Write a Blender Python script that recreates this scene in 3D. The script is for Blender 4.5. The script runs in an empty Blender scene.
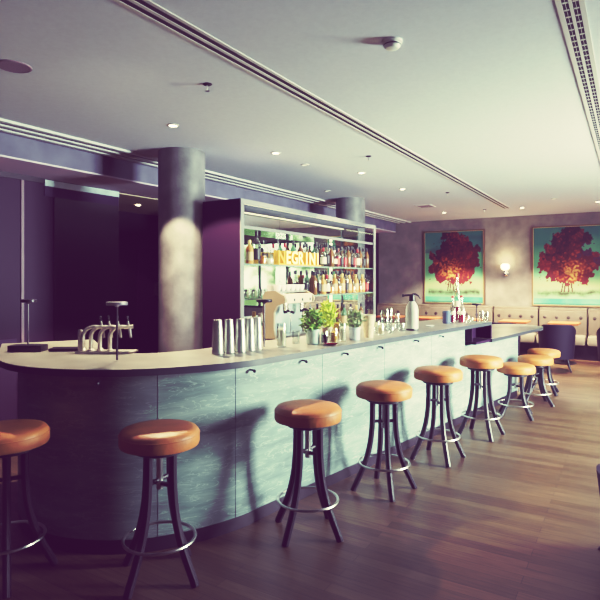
import bpy, bmesh, math, random
from mathutils import Vector, Matrix, noise
random.seed(11)
PI = math.pi
col = bpy.context.scene.collection

# ------------------------------------------------------------------ camera frame -> room coordinates
F = 549.0; HY = 278.0; HC = 1.6
YAW = math.radians(31.2)
FW = Vector((math.cos(YAW), math.sin(YAW), 0)); RT = Vector((math.sin(YAW), -math.cos(YAW), 0))
def W(lat, z, Z=0.0):
    p = FW*z + RT*lat; return Vector((p.x, p.y, Z))
def at(px, py, Z):                      # where the sight line through a pixel meets height Z
    z = (HC-Z)*F/(py-HY); return W((px-300)/F*z, z, Z)
def onY(px, Y, Z=0):                    # where the sight line through a column meets the plane y = Y
    t = (px-300)/F; z = Y/(FW.y+RT.y*t); return Vector((z*(FW.x+RT.x*t), Y, Z))
def onX(px, X, Z=0):
    t = (px-300)/F; z = X/(FW.x+RT.x*t); return Vector((X, z*(FW.y+RT.y*t), Z))
CZ = 2.95

# ------------------------------------------------------------------ materials
def nodes(name):
    m = bpy.data.materials.new(name); m.use_nodes = True
    nt = m.node_tree; b = nt.nodes['Principled BSDF']
    return m, nt, b
def simple(name, c, rough=.5, metal=0, emit=0, ecol=None, coat=0, var=0, vscale=8, bump=0, bscale=40, spec=.5):
    m, nt, b = nodes(name)
    b.inputs['Base Color'].default_value = (*c, 1)
    b.inputs['Roughness'].default_value = rough; b.inputs['Metallic'].default_value = metal
    b.inputs['Coat Weight'].default_value = coat; b.inputs['Specular IOR Level'].default_value = spec
    if emit:
        b.inputs['Emission Color'].default_value = (*(ecol or c), 1); b.inputs['Emission Strength'].default_value = emit
    if var or bump:
        tc = nt.nodes.new('ShaderNodeTexCoord')
    if var:
        n = nt.nodes.new('ShaderNodeTexNoise'); n.inputs['Scale'].default_value = vscale; n.inputs['Detail'].default_value = 6
        nt.links.new(tc.outputs['Object'], n.inputs['Vector'])
        r = nt.nodes.new('ShaderNodeValToRGB')
        r.color_ramp.elements[0].position = .3; r.color_ramp.elements[1].position = .7
        r.color_ramp.elements[0].color = (*[max(0, v*(1-var)) for v in c], 1)
        r.color_ramp.elements[1].color = (*[min(1, v*(1+var)) for v in c], 1)
        nt.links.new(n.outputs['Fac'], r.inputs['Fac']); nt.links.new(r.outputs['Color'], b.inputs['Base Color'])
    if bump:
        n2 = nt.nodes.new('ShaderNodeTexNoise'); n2.inputs['Scale'].default_value = bscale; n2.inputs['Detail'].default_value = 4
        nt.links.new(tc.outputs['Object'], n2.inputs['Vector'])
        bp = nt.nodes.new('ShaderNodeBump'); bp.inputs['Strength'].default_value = bump; bp.inputs['Distance'].default_value = .01
        nt.links.new(n2.outputs['Fac'], bp.inputs['Height']); nt.links.new(bp.outputs['Normal'], b.inputs['Normal'])
    return m
def glass(name, c=(1, 1, 1), opac=.12, rough=.03):
    """thin clear glass: see-through with a glossy skin"""
    m = bpy.data.materials.new(name); m.use_nodes = True; nt = m.node_tree; nt.nodes.clear()
    o = nt.nodes.new('ShaderNodeOutputMaterial'); mx = nt.nodes.new('ShaderNodeMixShader')
    tr = nt.nodes.new('ShaderNodeBsdfTransparent'); tr.inputs['Color'].default_value = (*c, 1)
    if opac >= .3:
        gl = nt.nodes.new('ShaderNodeBsdfPrincipled'); gl.inputs['Base Color'].default_value = (*[v*.7 for v in c], 1)
        gl.inputs['Specular IOR Level'].default_value = .9
    else:
        gl = nt.nodes.new('ShaderNodeBsdfGlossy'); gl.inputs['Color'].default_value = (.9, .93, .91, 1)
    gl.inputs['Roughness'].default_value = rough
    lw = nt.nodes.new('ShaderNodeLayerWeight'); lw.inputs['Blend'].default_value = .35
    mr = nt.nodes.new('ShaderNodeMapRange'); mr.inputs['To Min'].default_value = opac; mr.inputs['To Max'].default_value = min(1, opac+.55)
    nt.links.new(lw.outputs['Facing'], mr.inputs['Value']); nt.links.new(mr.outputs['Result'], mx.inputs['Fac'])
    nt.links.new(tr.outputs[0], mx.inputs[1]); nt.links.new(gl.outputs[0], mx.inputs[2]); nt.links.new(mx.outputs[0], o.inputs[0])
    return m

def mat_floor():
    m, nt, b = nodes('wood_floor')
    tc = nt.nodes.new('ShaderNodeTexCoord'); mp = nt.nodes.new('ShaderNodeMapping')
    mp.inputs['Rotation'].default_value = (0, 0, PI/2)
    nt.links.new(tc.outputs['Object'], mp.inputs['Vector'])
    br = nt.nodes.new('ShaderNodeTexBrick')
    br.inputs['Color1'].default_value = (.090, .052, .030, 1); br.inputs['Color2'].default_value = (.160, .100, .060, 1)
    br.inputs['Mortar'].default_value = (.045, .022, .018, 1)
    br.inputs['Scale'].default_value = 1; br.inputs['Mortar Size'].default_value = .0018; br.inputs['Mortar Smooth'].default_value = .3
    br.inputs['Brick Width'].default_value = 1.35; br.inputs['Row Height'].default_value = .085; br.inputs['Bias'].default_value = -.1
    br.offset = .37
    nt.links.new(mp.outputs[0], br.inputs['Vector'])
    mp2 = nt.nodes.new('ShaderNodeMapping'); mp2.inputs['Scale'].default_value = (26, 1.6, 1)
    nt.links.new(tc.outputs['Object'], mp2.inputs['Vector'])
    n = nt.nodes.new('ShaderNodeTexNoise'); n.inputs['Scale'].default_value = 2.2; n.inputs['Detail'].default_value = 8; n.inputs['Roughness'].default_value = .7
    nt.links.new(mp2.outputs[0], n.inputs['Vector'])
    r = nt.nodes.new('ShaderNodeValToRGB'); r.color_ramp.elements[0].position = .3; r.color_ramp.elements[1].position = .75
    r.color_ramp.elements[0].color = (.45, .42, .42, 1); r.color_ramp.elements[1].color = (1.35, 1.35, 1.3, 1)
    nt.links.new(n.outputs['Fac'], r.inputs['Fac'])
    mx = nt.nodes.new('ShaderNodeMixRGB'); mx.blend_type = 'MULTIPLY'; mx.inputs['Fac'].default_value = .85
    nt.links.new(br.outputs['Color'], mx.inputs['Color1']); nt.links.new(r.outputs['Color'], mx.inputs['Color2'])
    nt.links.new(mx.outputs[0], b.inputs['Base Color'])
    b.inputs['Roughness'].default_value = .38; b.inputs['Specular IOR Level'].default_value = .5
    bp = nt.nodes.new('ShaderNodeBump'); bp.inputs['Strength'].default_value = .15; bp.inputs['Distance'].default_value = .004
    nt.links.new(n.outputs['Fac'], bp.inputs['Height']); nt.links.new(bp.outputs['Normal'], b.inputs['Normal'])
    return m
def mat_stone():
    m, nt, b = nodes('slate_cladding')
    tc = nt.nodes.new('ShaderNodeTexCoord')
    mp = nt.nodes.new('ShaderNodeMapping'); mp.inputs['Rotation'].default_value = (.35, .55, .5); mp.inputs['Scale'].default_value = (1.1, 1.1, 6)
    nt.links.new(tc.outputs['Object'], mp.inputs['Vector'])
    n1 = nt.nodes.new('ShaderNodeTexNoise'); n1.inputs['Scale'].default_value = 1.5; n1.inputs['Detail'].default_value = 9; n1.inputs['Roughness'].default_value = .66; n1.inputs['Distortion'].default_value = .5
    nt.links.new(mp.outputs[0], n1.inputs['Vector'])
    r1 = nt.nodes.new('ShaderNodeValToRGB'); e = r1.color_ramp.elements
    e[0].position = .30; e[0].color = (.115, .155, .16, 1); e[1].position = .72; e[1].color = (.29, .36, .35, 1)
    x = r1.color_ramp.elements.new(.5); x.color = (.19, .25, .25, 1)
    nt.links.new(n1.outputs['Fac'], r1.inputs['Fac'])
    n2 = nt.nodes.new('ShaderNodeTexNoise'); n2.inputs['Scale'].default_value = 3.2; n2.inputs['Detail'].default_value = 5; n2.inputs['Distortion'].default_value = 1.2
    nt.links.new(mp.outputs[0], n2.inputs['Vector'])
    r2 = nt.nodes.new('ShaderNodeValToRGB'); e = r2.color_ramp.elements
    e[0].position = .485; e[0].color = (0, 0, 0, 1); e[1].position = .515; e[1].color = (0, 0, 0, 1)
    x = r2.color_ramp.elements.new(.5); x.color = (1, 1, 1, 1)
    nt.links.new(n2.outputs['Fac'], r2.inputs['Fac'])
    mx = nt.nodes.new('ShaderNodeMixRGB'); mx.inputs['Color2'].default_value = (.52, .59, .57, 1)
    mu = nt.nodes.new('ShaderNodeMath'); mu.operation = 'MULTIPLY'; mu.inputs[1].default_value = .45
    nt.links.new(r2.outputs['Color'], mu.inputs[0]); nt.links.new(mu.outputs[0], mx.inputs['Fac'])
    nt.links.new(r1.outputs['Color'], mx.inputs['Color1']); nt.links.new(mx.outputs[0], b.inputs['Base Color'])
    b.inputs['Roughness'].default_value = .5
    bp = nt.nodes.new('ShaderNodeBump'); bp.inputs['Strength'].default_value = .35; bp.inputs['Distance'].default_value = .01
    nt.links.new(n1.outputs['Fac'], bp.inputs['Height']); nt.links.new(bp.outputs['Normal'], b.inputs['Normal'])
    return m
def mat_vcol(name, rough=.6):
    m, nt, b = nodes(name)
    a = nt.nodes.new('ShaderNodeVertexColor'); a.layer_name = 'paint'
    nt.links.new(a.outputs['Color'], b.inputs['Base Color']); b.inputs['Roughness'].default_value = rough
    return m

M = {}
M['floor'] = mat_floor(); M['stone'] = mat_stone()
M['ceiling'] = simple('ceiling_plaster', (.56, .58, .67), .9, var=.03, vscale=30, bump=.07, bscale=60)
M['ceil_trim'] = simple('ceiling_trim_metal', (.52, .49, .50), .5)
M['ceil_white'] = simple('white_cornice', (.56, .56, .58), .5)
M['slot_dark'] = simple('slot_shadow', (.02, .012, .02), .8)
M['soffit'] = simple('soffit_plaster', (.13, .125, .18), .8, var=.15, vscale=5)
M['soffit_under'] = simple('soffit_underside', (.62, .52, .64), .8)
M['plaster'] = simple('mottled_plaster', (.205, .18, .175), .75, var=.22, vscale=3.5, bump=.3, bscale=18)
M['concrete'] = simple('polished_concrete', (.165, .16, .165), .5, var=.34, vscale=4.5, bump=.25, bscale=22)
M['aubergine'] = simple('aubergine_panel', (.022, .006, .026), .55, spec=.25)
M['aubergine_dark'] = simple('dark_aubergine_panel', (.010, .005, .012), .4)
M['mauve'] = simple('mauve_panel', (.05, .03, .07), .6, spec=.2)
M['strip'] = simple('pale_reflection_strip', (.62, .74, .80), .45, var=.2, vscale=6)
M['greystrip'] = simple('pale_upright_strip', (.19, .125, .15), .5)
M['warm'] = simple('corridor_plaster', (.62, .52, .38), .8)
M['pale'] = simple('dusky_wall', (.10, .085, .10), .8)
M['leather'] = simple('tan_leather', (.455, .165, .048), .46, var=.16, vscale=9, bump=.15, bscale=60)
M['leg'] = simple('black_stained_wood', (.020, .015, .022), .42)
M['steel'] = simple('brushed_steel', (.62, .60, .60), .28, 1)
M['chrome'] = simple('chrome', (.85, .81, .76), .2, 1)
M['tin'] = simple('brushed_tin', (.62, .62, .58), .36, .85)
M['satin'] = simple('satin_chrome', (.80, .74, .68), .3, .9)
M['black'] = simple('black_plastic', (.012, .010, .014), .4)
M['blackmetal'] = simple('black_metal', (.025, .02, .03), .35, .3)
M['counter'] = simple('grey_stone_worktop', (.29, .27, .235), .33, var=.22, vscale=3.5)
M['counter_edge'] = simple('dark_counter_edge', (.040, .042, .052), .4)
M['mirror'] = simple('mirror', (.86, .92, .88), .015, 1)
M['frame'] = simple('satin_steel_frame', (.20, .20, .21), .4, .2)
M['shelfglass'] = glass('green_shelf_glass', (.86, .95, .9), .22)
M['edgeglass'] = simple('green_glass_edge', (.16, .22, .19), .2)
M['led'] = simple('warm_led_strip', (1, .95, .8), .5, emit=1.8, ecol=(1, .86, .62))
M['lampglow'] = simple('downlight_glow', (1, .95, .85), .5, emit=22, ecol=(1, .92, .78))
M['lampoff'] = simple('dull_lens', (.65, .65, .6), .3, emit=.5, ecol=(1, .95, .8))
M['white'] = simple('white_plastic', (.75, .75, .74), .45)
M['cream'] = simple('cream_enamel', (.66, .58, .44), .4)
M['tanmetal'] = simple('bronze_metal', (.34, .28, .20), .4, .3)
M['banquette'] = simple('taupe_leather', (.15, .12, .098), .5, var=.1, vscale=6)
M['seatbeige'] = simple('beige_leather', (.24, .20, .165), .5)
M['button'] = simple('dark_button', (.05, .035, .035), .5)
M['purple'] = simple('aubergine_fabric', (.016, .007, .026), .7, bump=.2, bscale=120)
M['orange'] = simple('orange_oak', (.36, .115, .045), .45, var=.15)
M['gold'] = simple('gilt_frame', (.20, .13, .075), .45, .4)
M['bead'] = simple('gilt_bead', (.42, .33, .2), .4, .3)
M['mint'] = simple('mint_enamel', (.52, .66, .62), .4)
M['bluepot'] = simple('pale_blue_enamel', (.55, .62, .68), .35)
M['wood_beige'] = simple('beige_wicker', (.62, .50, .34), .6, var=.2, vscale=40)
M['soil'] = simple('potting_soil', (.03, .02, .015), .9)
M['herb'] = simple('dark_herb_leaf', (.20, .34, .07), .5, var=.6, vscale=25)
M['herb2'] = simple('bright_herb_leaf', (.60, .72, .12), .5, var=.45, vscale=25)
M['herb3'] = simple('grey_green_leaf', (.30, .38, .22), .5, var=.5, vscale=25)
M['clear'] = glass('clear_glass', (.95, .97, .96), .13)
M['greenglass'] = glass('green_glass', (.35, .55, .38), .35)
M['brownglass'] = glass('brown_glass', (.38, .2, .1), .5)
M['amberglass'] = glass('amber_spirit', (.9, .52, .2), .5)
M['blueglass'] = glass('blue_ribbed_glass', (.20, .24, .36), .75)
M['amber'] = simple('amber_liquid', (.50, .20, .045), .2)
M['red'] = simple('red_liquid', (.20, .006, .02), .2)
M['dark'] = simple('dark_liquid', (.045, .02, .02), .2)
M['paper'] = simple('cream_label', (.74, .68, .54), .6)
M['blacklabel'] = simple('black_label', (.03, .025, .03), .5)
M['redlabel'] = simple('red_label', (.30, .04, .035), .5)
M['kraft'] = simple('kraft_label', (.48, .36, .2), .6)
M['redcap'] = simple('red_cap', (.35, .03, .03), .4)
M['darkcap'] = simple('dark_cap', (.03, .025, .03), .4)
M['goldcap'] = simple('gold_cap', (.6, .42, .16), .35, .7)
M['citrus'] = simple('dried_citrus', (.80, .36, .06), .6, var=.5, vscale=40)
M['sign'] = simple('lit_sign_face', (1, .74, .26), .5, emit=2.2, ecol=(1, .66, .20))
M['signside'] = simple('amber_sign_side', (.50, .27, .04), .5, emit=.32, ecol=(1, .52, .08))
M['sconce'] = simple('opal_glass', (1, .93, .75), .4, emit=9, ecol=(1, .86, .58))
M['frost'] = simple('frosted_glass', (.46, .46, .41), .35, var=.1)
M['blueface'] = simple('pale_blue_steel', (.5, .6, .64), .25, .4)
M['lampblack'] = simple('black_lamp_metal', (.03, .025, .035), .35, .4)
M['lampgrey'] = simple('grey_lamp_metal', (.30, .28, .33), .35, .5)
M['paint'] = mat_vcol('oil_paint')
M['grass'] = simple('garden', (.25, .4, .15), .9)

# ------------------------------------------------------------------ mesh helpers
class MB:
    def __init__(s): s.bm = bmesh.new(); s.mats = []; s.cur = 0
    def mat(s, name):
        if name not in s.mats: s.mats.append(name)
        s.cur = s.mats.index(name); return s
    def _f(s, vs, smooth=False):
        try: f = s.bm.faces.new(vs)
        except ValueError: return None
        f.material_index = s.cur; return f
    def box(s, c, d, rz=0, bevel=0):
        R = Matrix.Rotation(rz, 3, 'Z'); c = Vector(c)
        vs = [s.bm.verts.new(c + R @ Vector((x*d[0]/2, y*d[1]/2, z*d[2]/2))) for x in (-1, 1) for y in (-1, 1) for z in (-1, 1)]
        fs = [s._f([vs[i] for i in q]) for q in ((0, 1, 3, 2), (4, 6, 7, 5), (0, 4, 5, 1), (2, 3, 7, 6), (0, 2, 6, 4), (1, 5, 7, 3))]
        if bevel:
            es = list({e for f in fs for e in f.edges})
            r = bmesh.ops.bevel(s.bm, geom=es, offset=bevel, segments=2, affect='EDGES', profile=.6)
            for f in r['faces']: f.material_index = s.cur
        return s
    def bb(s, a, b, bevel=0):
        a = Vector(a); b = Vector(b); return s.box((a+b)/2, [abs(v) for v in (b-a)], 0, bevel)
    def lathe(s, prof, c=(0, 0, 0), n=24, sx=1, sy=1, rz=0, ax=None):
        c = Vector(c); rings = []
        Rm = Matrix.Identity(3) if ax is None else Vector((0, 0, 1)).rotation_difference(Vector(ax)).to_matrix()
        for r, z in prof:
            if r < 1e-6: rings.append([s.bm.verts.new(c + Rm @ Vector((0, 0, z)))])
            else: rings.append([s.bm.verts.new(c + Rm @ Vector((r*sx*math.cos(2*PI*k/n+rz), r*sy*math.sin(2*PI*k/n+rz), z))) for k in range(n)])
        for A, B in zip(rings, rings[1:]):
            for k in range(n):
                k2 = (k+1) % n
                if len(A) == 1 and len(B) == 1: continue
                if len(A) == 1: s._f([A[0], B[k2], B[k]][::-1] if False else [A[0], B[k], B[k2]][::-1])
                elif len(B) == 1: s._f([A[k], A[k2], B[0]])
                else: s._f([A[k], A[k2], B[k2], B[k]])
        return s
    def tube(s, pts, r, n=8, closed=False, sx=1, cap=True):
        pts = [Vector(p) for p in pts]; N = len(pts)
        rs = r if isinstance(r, (list, tuple)) else [r]*N
        rings = []; up = Vector((0, 0, 1)); prev = None
        for i, p in enumerate(pts):
            if closed: t = pts[(i+1) % N]-pts[i-1]
            else: t = pts[min(i+1, N-1)]-pts[max(i-1, 0)]
            t.normalize()
            if prev is None:
                a = up if abs(t.dot(up)) < .9 else Vector((1, 0, 0)); u = t.cross(a).normalized()
            else:
                u = (prev - t*prev.dot(t)).normalized()
            prev = u; v = t.cross(u)
            rings.append([s.bm.verts.new(p + u*math.cos(2*PI*k/n)*rs[i]*sx + v*math.sin(2*PI*k/n)*rs[i]) for k in range(n)])
        R = list(zip(rings, rings[1:])) + ([(rings[-1], rings[0])] if closed else [])
        for A, B in R:
            for k in range(n): s._f([A[k], A[(k+1) % n], B[(k+1) % n], B[k]])
        if cap and not closed: s._f(rings[0][::-1]); s._f(rings[-1])
        return s
    def ring(s, c, R, r, n=40, m=8):
        c = Vector(c); return s.tube([c+Vector((R*math.cos(2*PI*k/n), R*math.sin(2*PI*k/n), 0)) for k in range(n)], r, m, True)
    def prism(s, poly, z0, z1):
        a = [s.bm.verts.new((p[0], p[1], z0)) for p in poly]; b = [s.bm.verts.new((p[0], p[1], z1)) for p in poly]; n = len(poly)
        s._f(a[::-1]); s._f(b)
        for k in range(n): s._f([a[k], a[(k+1) % n], b[(k+1) % n], b[k]])
        return s
    def strip(s, outer, inner, z0, z1, top=None, side=None, z2=None):
        """a band between two plan polylines (same count), from z0 to z1"""
        n = len(outer)
        V = lambda L, z: [s.bm.verts.new((p[0], p[1], z)) for p in L]
        ob, ot, ib, it = V(outer, z0), V(outer, z1), V(inner, z0), V(inner, z1)
        for k in range(n-1):
            if side: s.mat(side)
            s._f([ob[k], ob[k+1], ot[k+1], ot[k]]); s._f([ib[k+1], ib[k], it[k], it[k+1]]); s._f([ob[k+1], ob[k], ib[k], ib[k+1]])
            if top: s.mat(top)
            s._f([ot[k], ot[k+1], it[k+1], it[k]])
        if side: s.mat(side)
        s._f([ob[0], ot[0], it[0], ib[0]]); s._f([ob[-1], ib[-1], it[-1], ot[-1]])
        return s
    def quad(s, *p):
        s._f([s.bm.verts.new(q) for q in p]); return s
    def build(s, name, mat=None, parent=None, loc=None, smooth=35):
        bmesh.ops.recalc_face_normals(s.bm, faces=s.bm.faces)
        me = bpy.data.meshes.new(name); s.bm.to_mesh(me); s.bm.free()
        for k in ([mat] if mat else s.mats): me.materials.append(M[k])
        if smooth:
            for p in me.polygons: p.use_smooth = True
            me.set_sharp_from_angle(angle=math.radians(smooth))
        o = bpy.data.objects.new(name, me); col.objects.link(o)
        if parent is not None: o.parent = parent
        if loc is not None: o.location = loc
        return o
def thing(name, label, cat, loc=(0, 0, 0), rz=0, group=None):
    o = bpy.data.objects.new(name, None); col.objects.link(o); o.empty_display_size = .05
    o.location = loc; o.rotation_euler = (0, 0, rz); o['label'] = label; o['category'] = cat
    if group: o['group'] = group
    return o
def tag(o, label, cat, group=None):
    o['label'] = label; o['category'] = cat
    if group: o['group'] = group
    return o
def struct(o): o['kind'] = 'structure'; return o
def copy_tree(o, parent=None):
    c = o.copy(); col.objects.link(c); c.parent = parent
    for ch in list(o.children): copy_tree(ch, c)
    return c
ORD = ['first', 'second', 'third', 'fourth', 'fifth', 'sixth', 'seventh', 'eighth', 'ninth', 'tenth', 'eleventh', 'twelfth',
       'thirteenth', 'fourteenth', 'fifteenth', 'sixteenth', 'seventeenth', 'eighteenth', 'nineteenth', 'twentieth']
def catmull(P, per=8):
    out = []
    for i in range(len(P)-1):
        p0 = P[max(i-1, 0)]; p1 = P[i]; p2 = P[i+1]; p3 = P[min(i+2, len(P)-1)]
        for k in range(per):
            t = k/per
            out.append(.5*((2*p1)+(p2-p0)*t+(2*p0-5*p1+4*p2-p3)*t*t+(3*p1-p0-3*p2+p3)*t**3))
    out.append(P[-1]); return out

# ================================================================== THE ROOM
XB = 12.7                     # back wall
YS = 4.95; YL = 5.65          # soffit face, dark wall
YR = -3.0; X0 = -2.6
struct(MB().bb((X0-.2, YR-.2, -.08), (XB+.2, 8.2, 0)).build('floor', 'floor'))
struct(MB().bb((X0-.2, YR-.2, CZ), (XB+.2, 8.2, CZ+.1)).build('ceiling', 'ceiling'))
BW = (-2.75, .05, .75, 2.62)
struct(MB().bb((XB, YR-.2, 0), (XB+.2, BW[0], CZ)).bb((XB, BW[1], 0), (XB+.2, 8.2, CZ)).bb((XB, BW[0], 0), (XB+.2, BW[1], BW[2])).bb((XB, BW[0], BW[3]), (XB+.2, BW[1], CZ)).build('wall_back', 'plaster'))
e = bpy.data.objects.new('window_3', None); col.objects.link(e); e['kind'] = 'structure'; e.location = (XB+.1, (BW[0]+BW[1])/2, BW[2])
f = MB(); w = BW[1]-BW[0]; h = BW[3]-BW[2]
for y in (-w/2+.03, -w/6, w/6, w/2-.03): f.box((0, y, h/2), (.06, .06, h))
for z in (.03, h*.66, h-.03): f.box((0, 0, z), (.06, w, .06))
f.build('window_frame', 'leg', e)
MB().box((0, 0, h/2), (.008, w-.06, h-.06)).build('pane', 'clear', e)
struct(MB().bb((X0-.2, YR-.2, 0), (X0, 8.2, CZ)).build('wall_rear', 'pale'))
# dark panelled wall behind the bar, with an opening to a corridor
XO0, XO1 = 4.82, 6.55
wl = MB(); wl.bb((X0, YL, 0), (XO0, YL+.15, CZ))
wl.bb((XO1, YL-.25, 0), (XB, YL+.15, CZ)); wl.bb((XO0, YL, 2.70), (XO1, YL+.15, CZ))
struct(wl.build('wall_left', 'aubergine'))
# corridor beyond the opening
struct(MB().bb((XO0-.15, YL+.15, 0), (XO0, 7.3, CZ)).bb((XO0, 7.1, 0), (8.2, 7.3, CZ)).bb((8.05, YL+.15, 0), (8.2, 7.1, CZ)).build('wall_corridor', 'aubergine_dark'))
struct(MB().bb((XO0, YL, 2.685), (8.05, 7.1, 2.70)).build('ceiling_corridor', 'warm'))
# right wall with three windows
WINS = [(5.15, 6.75, .65, 2.55), (8.2, 10.2, .65, 2.55)]
wr = MB(); xs = X0
for (a, b, z0, z1) in WINS:
    wr.bb((xs, YR-.2, 0), (a, YR, CZ)); wr.bb((a, YR-.2, 0), (b, YR, z0)); wr.bb((a, YR-.2, z1), (b, YR, CZ)); xs = b
wr.bb((xs, YR-.2, 0), (XB, YR, CZ)); struct(wr.build('wall_right', 'pale'))
for i, (a, b, z0, z1) in enumerate(WINS):
    e = bpy.data.objects.new('window_%d' % (i+1), None); col.objects.link(e); e['kind'] = 'structure'; e.location = ((a+b)/2, YR-.1, z0)
    f = MB(); w = b-a; h = z1-z0; t = .05
    for x in (-w/2+t/2, 0, w/2-t/2): f.box((x, 0, h/2), (t, .06, h))
    for z in (t/2, h-t/2): f.box((0, 0, z), (w, .06, t))
    f.build('window_frame', 'leg', e)
    MB().box((0, 0, h/2), (w-.06, .008, h-.06)).build('pane', 'clear', e)
# soffit over the bar's rear
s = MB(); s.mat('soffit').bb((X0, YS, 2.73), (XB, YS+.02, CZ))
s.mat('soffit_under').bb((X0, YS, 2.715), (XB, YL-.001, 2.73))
struct(s.build('trim_1'))
# stepped white slot cornice along the ceiling in front of it
s = MB()
s.mat('ceil_white')
for y in (4.56, 4.70, 4.84): s.bb((X0, y, CZ-.022), (XB, y+.055, CZ))
s.mat('soffit')
s.bb((X0, 4.615, CZ-.006), (XB, 4.70, CZ)); s.bb((X0, 4.755, CZ-.006), (XB, 4.84, CZ)); s.bb((X0, 4.895, CZ-.012), (XB, YS, CZ))
struct(s.build('trim_2'))
# dark wall dressing: painted reflections (pale strip, mauve band), dark panel, upright strip
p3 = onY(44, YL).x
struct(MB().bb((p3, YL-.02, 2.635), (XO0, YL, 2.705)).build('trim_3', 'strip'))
struct(MB().bb((p3, YL-.012, 2.52), (XO0, YL, 2.635)).build('trim_4', 'mauve'))
struct(MB().bb((p3+.12, YL-.015, 0), (XO0, YL, 2.52)).build('trim_5', 'aubergine_dark'))
pu = onY(22, YL).x
struct(MB().bb((pu-.017, YL-.015, .6), (pu+.017, YL, 2.66)).build('trim_6', 'greystrip'))
struct(MB().bb((X0, YL-.02, 2.66), (p3, YL, 2.715)).build('trim_7', 'aubergine_dark'))
struct(MB().bb((X0, YL-.012, 0), (onY(16, YL).x, YL, .95)).build('trim_8', 'mauve'))
# corridor door, its edge just showing beside the column
e = bpy.data.objects.new('door_1', None); col.objects.link(e); e['kind'] = 'structure'
xd = onY(137, 7.08).x
MB().bb((xd, 7.05, 0), (xd+.85, 7.1, 2.1)).build('door_leaf', 'aubergine', e)
q = onY(156, 7.02)
MB().bb((q.x-.015, 6.99, 1.30), (q.x+.02, 7.05, 1.52)).build('door_handle', 'steel', e)
struct(MB().bb((XB-.02, YR, 0), (XB, YL, .10)).build('baseboard_back', 'aubergine_dark'))

# round concrete columns
c1 = W(-1.27, 5.9); c2 = W(.865, 9.4)
for i, c in enumerate((c1, c2)):
    struct(MB().lathe([(0, 0), (.247, 0), (.247, 1.2), (.247, 2.2), (.247, CZ-.001), (0, CZ-.001)], n=64).build('column', 'concrete', loc=(c.x, c.y, 0)))

# ================================================================== CEILING FITTINGS
def slot_diffuser():
    t = thing('slot_diffuser', 'long double slot air diffuser running the length of the ceiling above the stools', 'air vent', (0, 0, CZ))
    x0, x1 = -1.5, 11.15; y = 2.078
    m = MB()
    for dy in (-.062, 0, .062): m.bb((x0, y+dy-.011, -.006), (x1, y+dy+.013, 0))
    m.build('frame', 'ceil_trim', t)
    for dy in (-.031, .031): MB().bb((x0, y+dy-.017, -.004), (x1, y+dy+.017, 0)).build('slot', 'slot_dark', t)
slot_diffuser()
def vane_diffuser():
    t = thing('vane_diffuser', 'wide pale linear vent with two rows of short dark slots near the ceiling edge', 'air vent', (0, 0, CZ))
    x0, x1 = -1.0, 11.0
    m = MB()
    for a, b in ((.322, .297), (.268, .252), (.223, .198)): m.bb((x0, a, -.007), (x1, b, 0))
    m.build('frame', 'ceil_trim', t)
    for a, b in ((.297, .268), (.252, .223)): MB().bb((x0, a, -.004), (x1, b, 0)).build('slot', 'slot_dark', t)
    for a, b in ((.297, .268), (.252, .223)):
        v = MB(); x = x0+.05
        v.bb((x0, (a+b)/2-.001, -.006), (x1, (a+b)/2+.001, -.0045))
        while x < x1: v.bb((x, a-.003, -.006), (x+.016, b+.003, -.003)); x += .085
        v.build('louvre', 'ceil_trim', t)
vane_diffuser()
def downlight(px, py, on, label, cz=CZ, spot=True, power=38, ang=100, blend=.12):
    p = at(px, py, cz) if cz != CZ or True else None
    t = thing('downlight', label, 'ceiling light', (p.x, p.y, cz), 0, 'recessed ceiling downlights')
    MB().lathe([(.052, 0), (.052, -.006), (.036, -.010), (.034, -.004), (.034, 0)], n=28).build('trim_ring', 'ceil_trim', t)
    MB().lathe([(0, -.006), (.034, -.006), (.034, -.001), (0, -.001)], n=28).build('lens', 'lampglow' if on else 'lampoff', t)
    if on and spot:
        L = bpy.data.lights.new('downlight_beam', 'SPOT'); L.energy = power*1.9; L.color = (1, .83, .60); L.spot_size = math.radians(ang); L.spot_blend = blend; L.shadow_soft_size = .04
        lo = bpy.data.objects.new('downlight_beam', L); col.objects.link(lo); lo.location = (p.x, p.y, cz-.02)
downlight(173, 125, True, 'lit round downlight in the ceiling directly in front of the concrete column', power=270)
downlight(275.7, 152.6, True, 'lit round downlight above the shaker end of the bottle cabinet', power=70)
downlight(361.5, 172.5, True, 'lit round downlight above the second column', power=60)
downlight(402.5, 188.8, True, 'lit round downlight beside the long slot diffuser, beyond the second column', power=60)
downlight(444, 212.5, True, 'lit round downlight over the first tree painting', power=420, ang=108, blend=.3)
downlight(522, 207.5, True, 'lit round downlight between the two tree paintings, past the slot diffuser end', power=420, ang=108, blend=.3)
downlight(598, 201.5, True, 'lit round downlight over the second tree painting at the frame edge', power=380, ang=108, blend=.3)
downlight(305, 164.5, False, 'unlit adjustable downlight between the two lit ones over the cabinet')
downlight(554, 198.5, False, 'unlit adjustable downlight over the second tree painting')
downlight(327.5, 190.8, False, 'unlit downlight close to the cornice before the second column')
downlight(138, 205, True, 'lit downlight in the warm corridor ceiling behind the column', cz=2.68, power=22)
def sprinkler(px, py, label):
    p = at(px, py, CZ)
    t = thing('fire_sprinkler', label, 'sprinkler', (p.x, p.y, CZ), random.random(), 'ceiling sprinklers')
    MB().lathe([(.032, 0), (.032, -.004), (.018, -.012), (.010, -.014), (.010, 0)], n=20).build('escutcheon', 'blackmetal', t)
    MB().tube([(-.012, 0, -.012), (-.014, 0, -.03), (0, 0, -.046)], .003, 6).tube([(.012, 0, -.012), (.014, 0, -.03), (0, 0, -.046)], .003, 6).build('yoke', 'steel', t)
    MB().lathe([(0, -.046), (.016, -.046), (.016, -.049), (0, -.049)], n=16).build('deflector', 'steel', t)
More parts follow.
